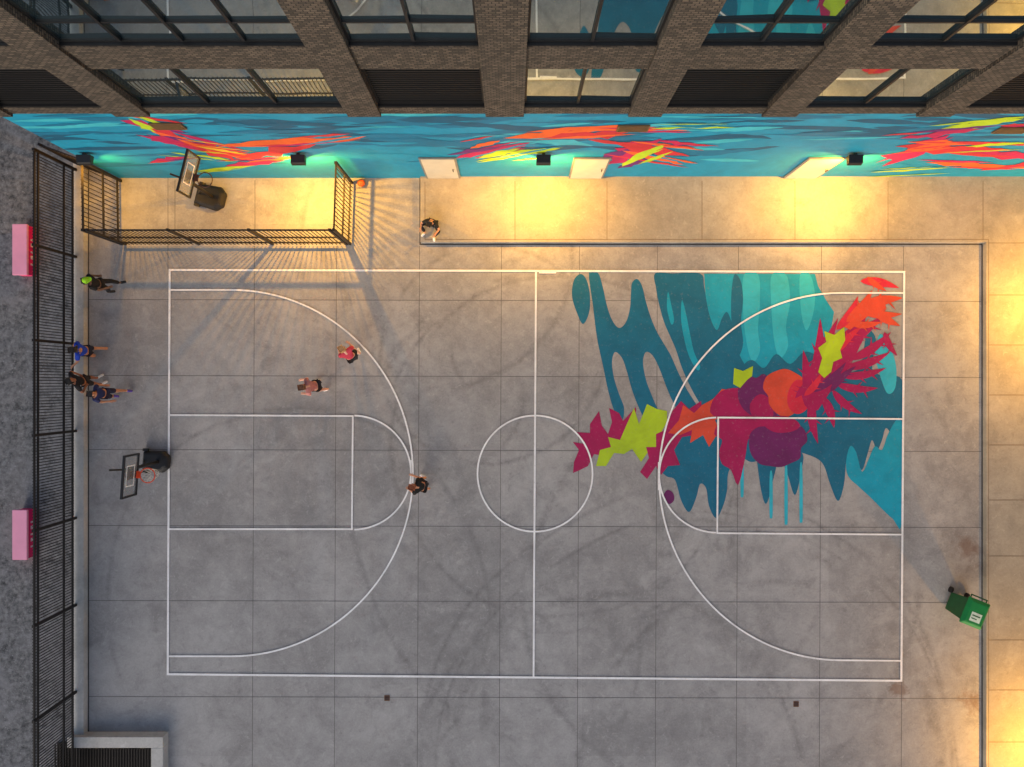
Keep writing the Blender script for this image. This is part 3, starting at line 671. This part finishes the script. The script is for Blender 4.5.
ready=dict(pel=(0,-.08,.82),sp=(0,-.02,1.0),ch=(0,.08,1.17),nk=(0,.16,1.31),h1=(0,.21,1.37),h2=(0,.24,1.45),h3=(0,.22,1.53),shL=(-.18,.1,1.25),shR=(.18,.1,1.25),
    elL=(-.26,.1,1.0),wrL=(-.2,.28,.94),elR=(.26,.1,1.0),wrR=(.2,.28,.94),hpL=(-.1,-.08,.78),hpR=(.1,-.08,.78),knL=(-.16,.12,.46),knR=(.16,.12,.46),anL=(-.17,-.04,.09),anR=(.17,-.04,.09),toL=(-.2,.14,.04),toR=(.2,.14,.04))
hips=dict(elL=(-.38,-.08,1.18),wrL=(-.2,.04,1.02),elR=(.38,-.08,1.18),wrR=(.2,.04,1.02))
reach=dict(walk); reach.update(elL=(-.36,.1,1.3),wrL=(-.46,.3,1.2))
back=dict(ready); back.update(wrR=(.26,.3,.9),anL=(-.14,-.26,.12),toL=(-.16,-.1,.04),knL=(-.14,.0,.46))
person(116,288,D(-75),'person in black clothes and neon green cap standing by the fence',(110,80,64),(22,22,26),(26,26,30),(40,30,25),(40,40,42),walk,cap=(150,215,30),shorts=False)
person(104,352,D(95),'person in blue shirt and dark shorts stepping by the kerb',(190,135,105),(24,66,190),(30,32,48),(35,26,22),(210,120,60),reach)
person(101,381,D(-60),'person in black shirt standing beside another player',(150,100,75),(28,26,32),(36,34,40),(22,18,16),(220,220,220),hips)
person(121,393,D(-95),'person in navy shirt with bare legs walking by the kerb',(185,130,100),(36,44,92),(34,34,62),(26,20,18),(90,70,150),walk)
person(356,356,D(35),'person in red and pink shirt with blond hair playing',(225,170,145),(200,60,80),(28,26,30),(190,140,90),(240,240,240),ready)
person(321,386,D(100),'person in rose shirt and dark shorts running with arm out',(225,165,140),(196,128,124),(40,34,38),(110,70,45),(240,235,230),back)
person(424,482,D(75),'person in black clothes with auburn hair crouching in defence',(215,150,115),(20,20,22),(24,22,24),(130,66,34),(225,225,225),back)
sit=dict(pel=(0,0,.12),sp=(0,.02,.3),ch=(0,.1,.46),nk=(0,.18,.58),h1=(0,.23,.64),h2=(0,.27,.71),h3=(0,.26,.79),shL=(-.18,.12,.52),shR=(.18,.12,.52),elL=(-.34,.22,.36),wrL=(-.3,.38,.4),elR=(.34,.22,.36),wrR=(.3,.38,.4),
   hpL=(-.11,.03,.11),hpR=(.11,.03,.11),knL=(-.36,.3,.34),knR=(.36,.3,.34),anL=(-.2,.48,.09),anR=(.16,.46,.09),toL=(-.26,.62,.04),toR=(.22,.6,.04))
person(434,224,D(160),'person in black clothes and white shoes seated on the walkway',(205,150,120),(20,20,22),(22,22,24),(24,18,16),(240,240,240),sit,z0=ph,longhair=True,shorts=False,scale=.88)
# ---------------------------------------------------------------- light & camera
w=bpy.data.worlds.new("World"); sc.world=w; w.use_nodes=True; nt=w.node_tree
bg=nt.nodes['Background']; sk=nt.nodes.new('ShaderNodeTexSky'); sk.sky_type='NISHITA'; sk.sun_disc=False
el=D(22); az=D(200); sk.sun_elevation=el; sk.sun_rotation=az; sk.dust_density=3; sk.air_density=1; sk.ozone_density=.8
nt.links.new(sk.outputs[0],bg.inputs[0]); bg.inputs[1].default_value=.14
sl=bpy.data.lights.new('sun','SUN'); sl.energy=.85; sl.angle=D(60); sl.color=(1,.94,.88); so=link(bpy.data.objects.new('sun',sl))
d=Vector((math.sin(az)*math.cos(el),math.cos(az)*math.cos(el),math.sin(el))); so.rotation_euler=d.to_track_quat('Z','Y').to_euler()
cam=bpy.data.cameras.new('camera'); co=link(bpy.data.objects.new('camera',cam)); co.location=(0,0,H); cam.sensor_width=36; cam.lens=36*(H/S)/1024; cam.clip_end=1000
sc.camera=co
sc.view_settings.view_transform='Standard'; sc.view_settings.look='None'; sc.view_settings.exposure=0
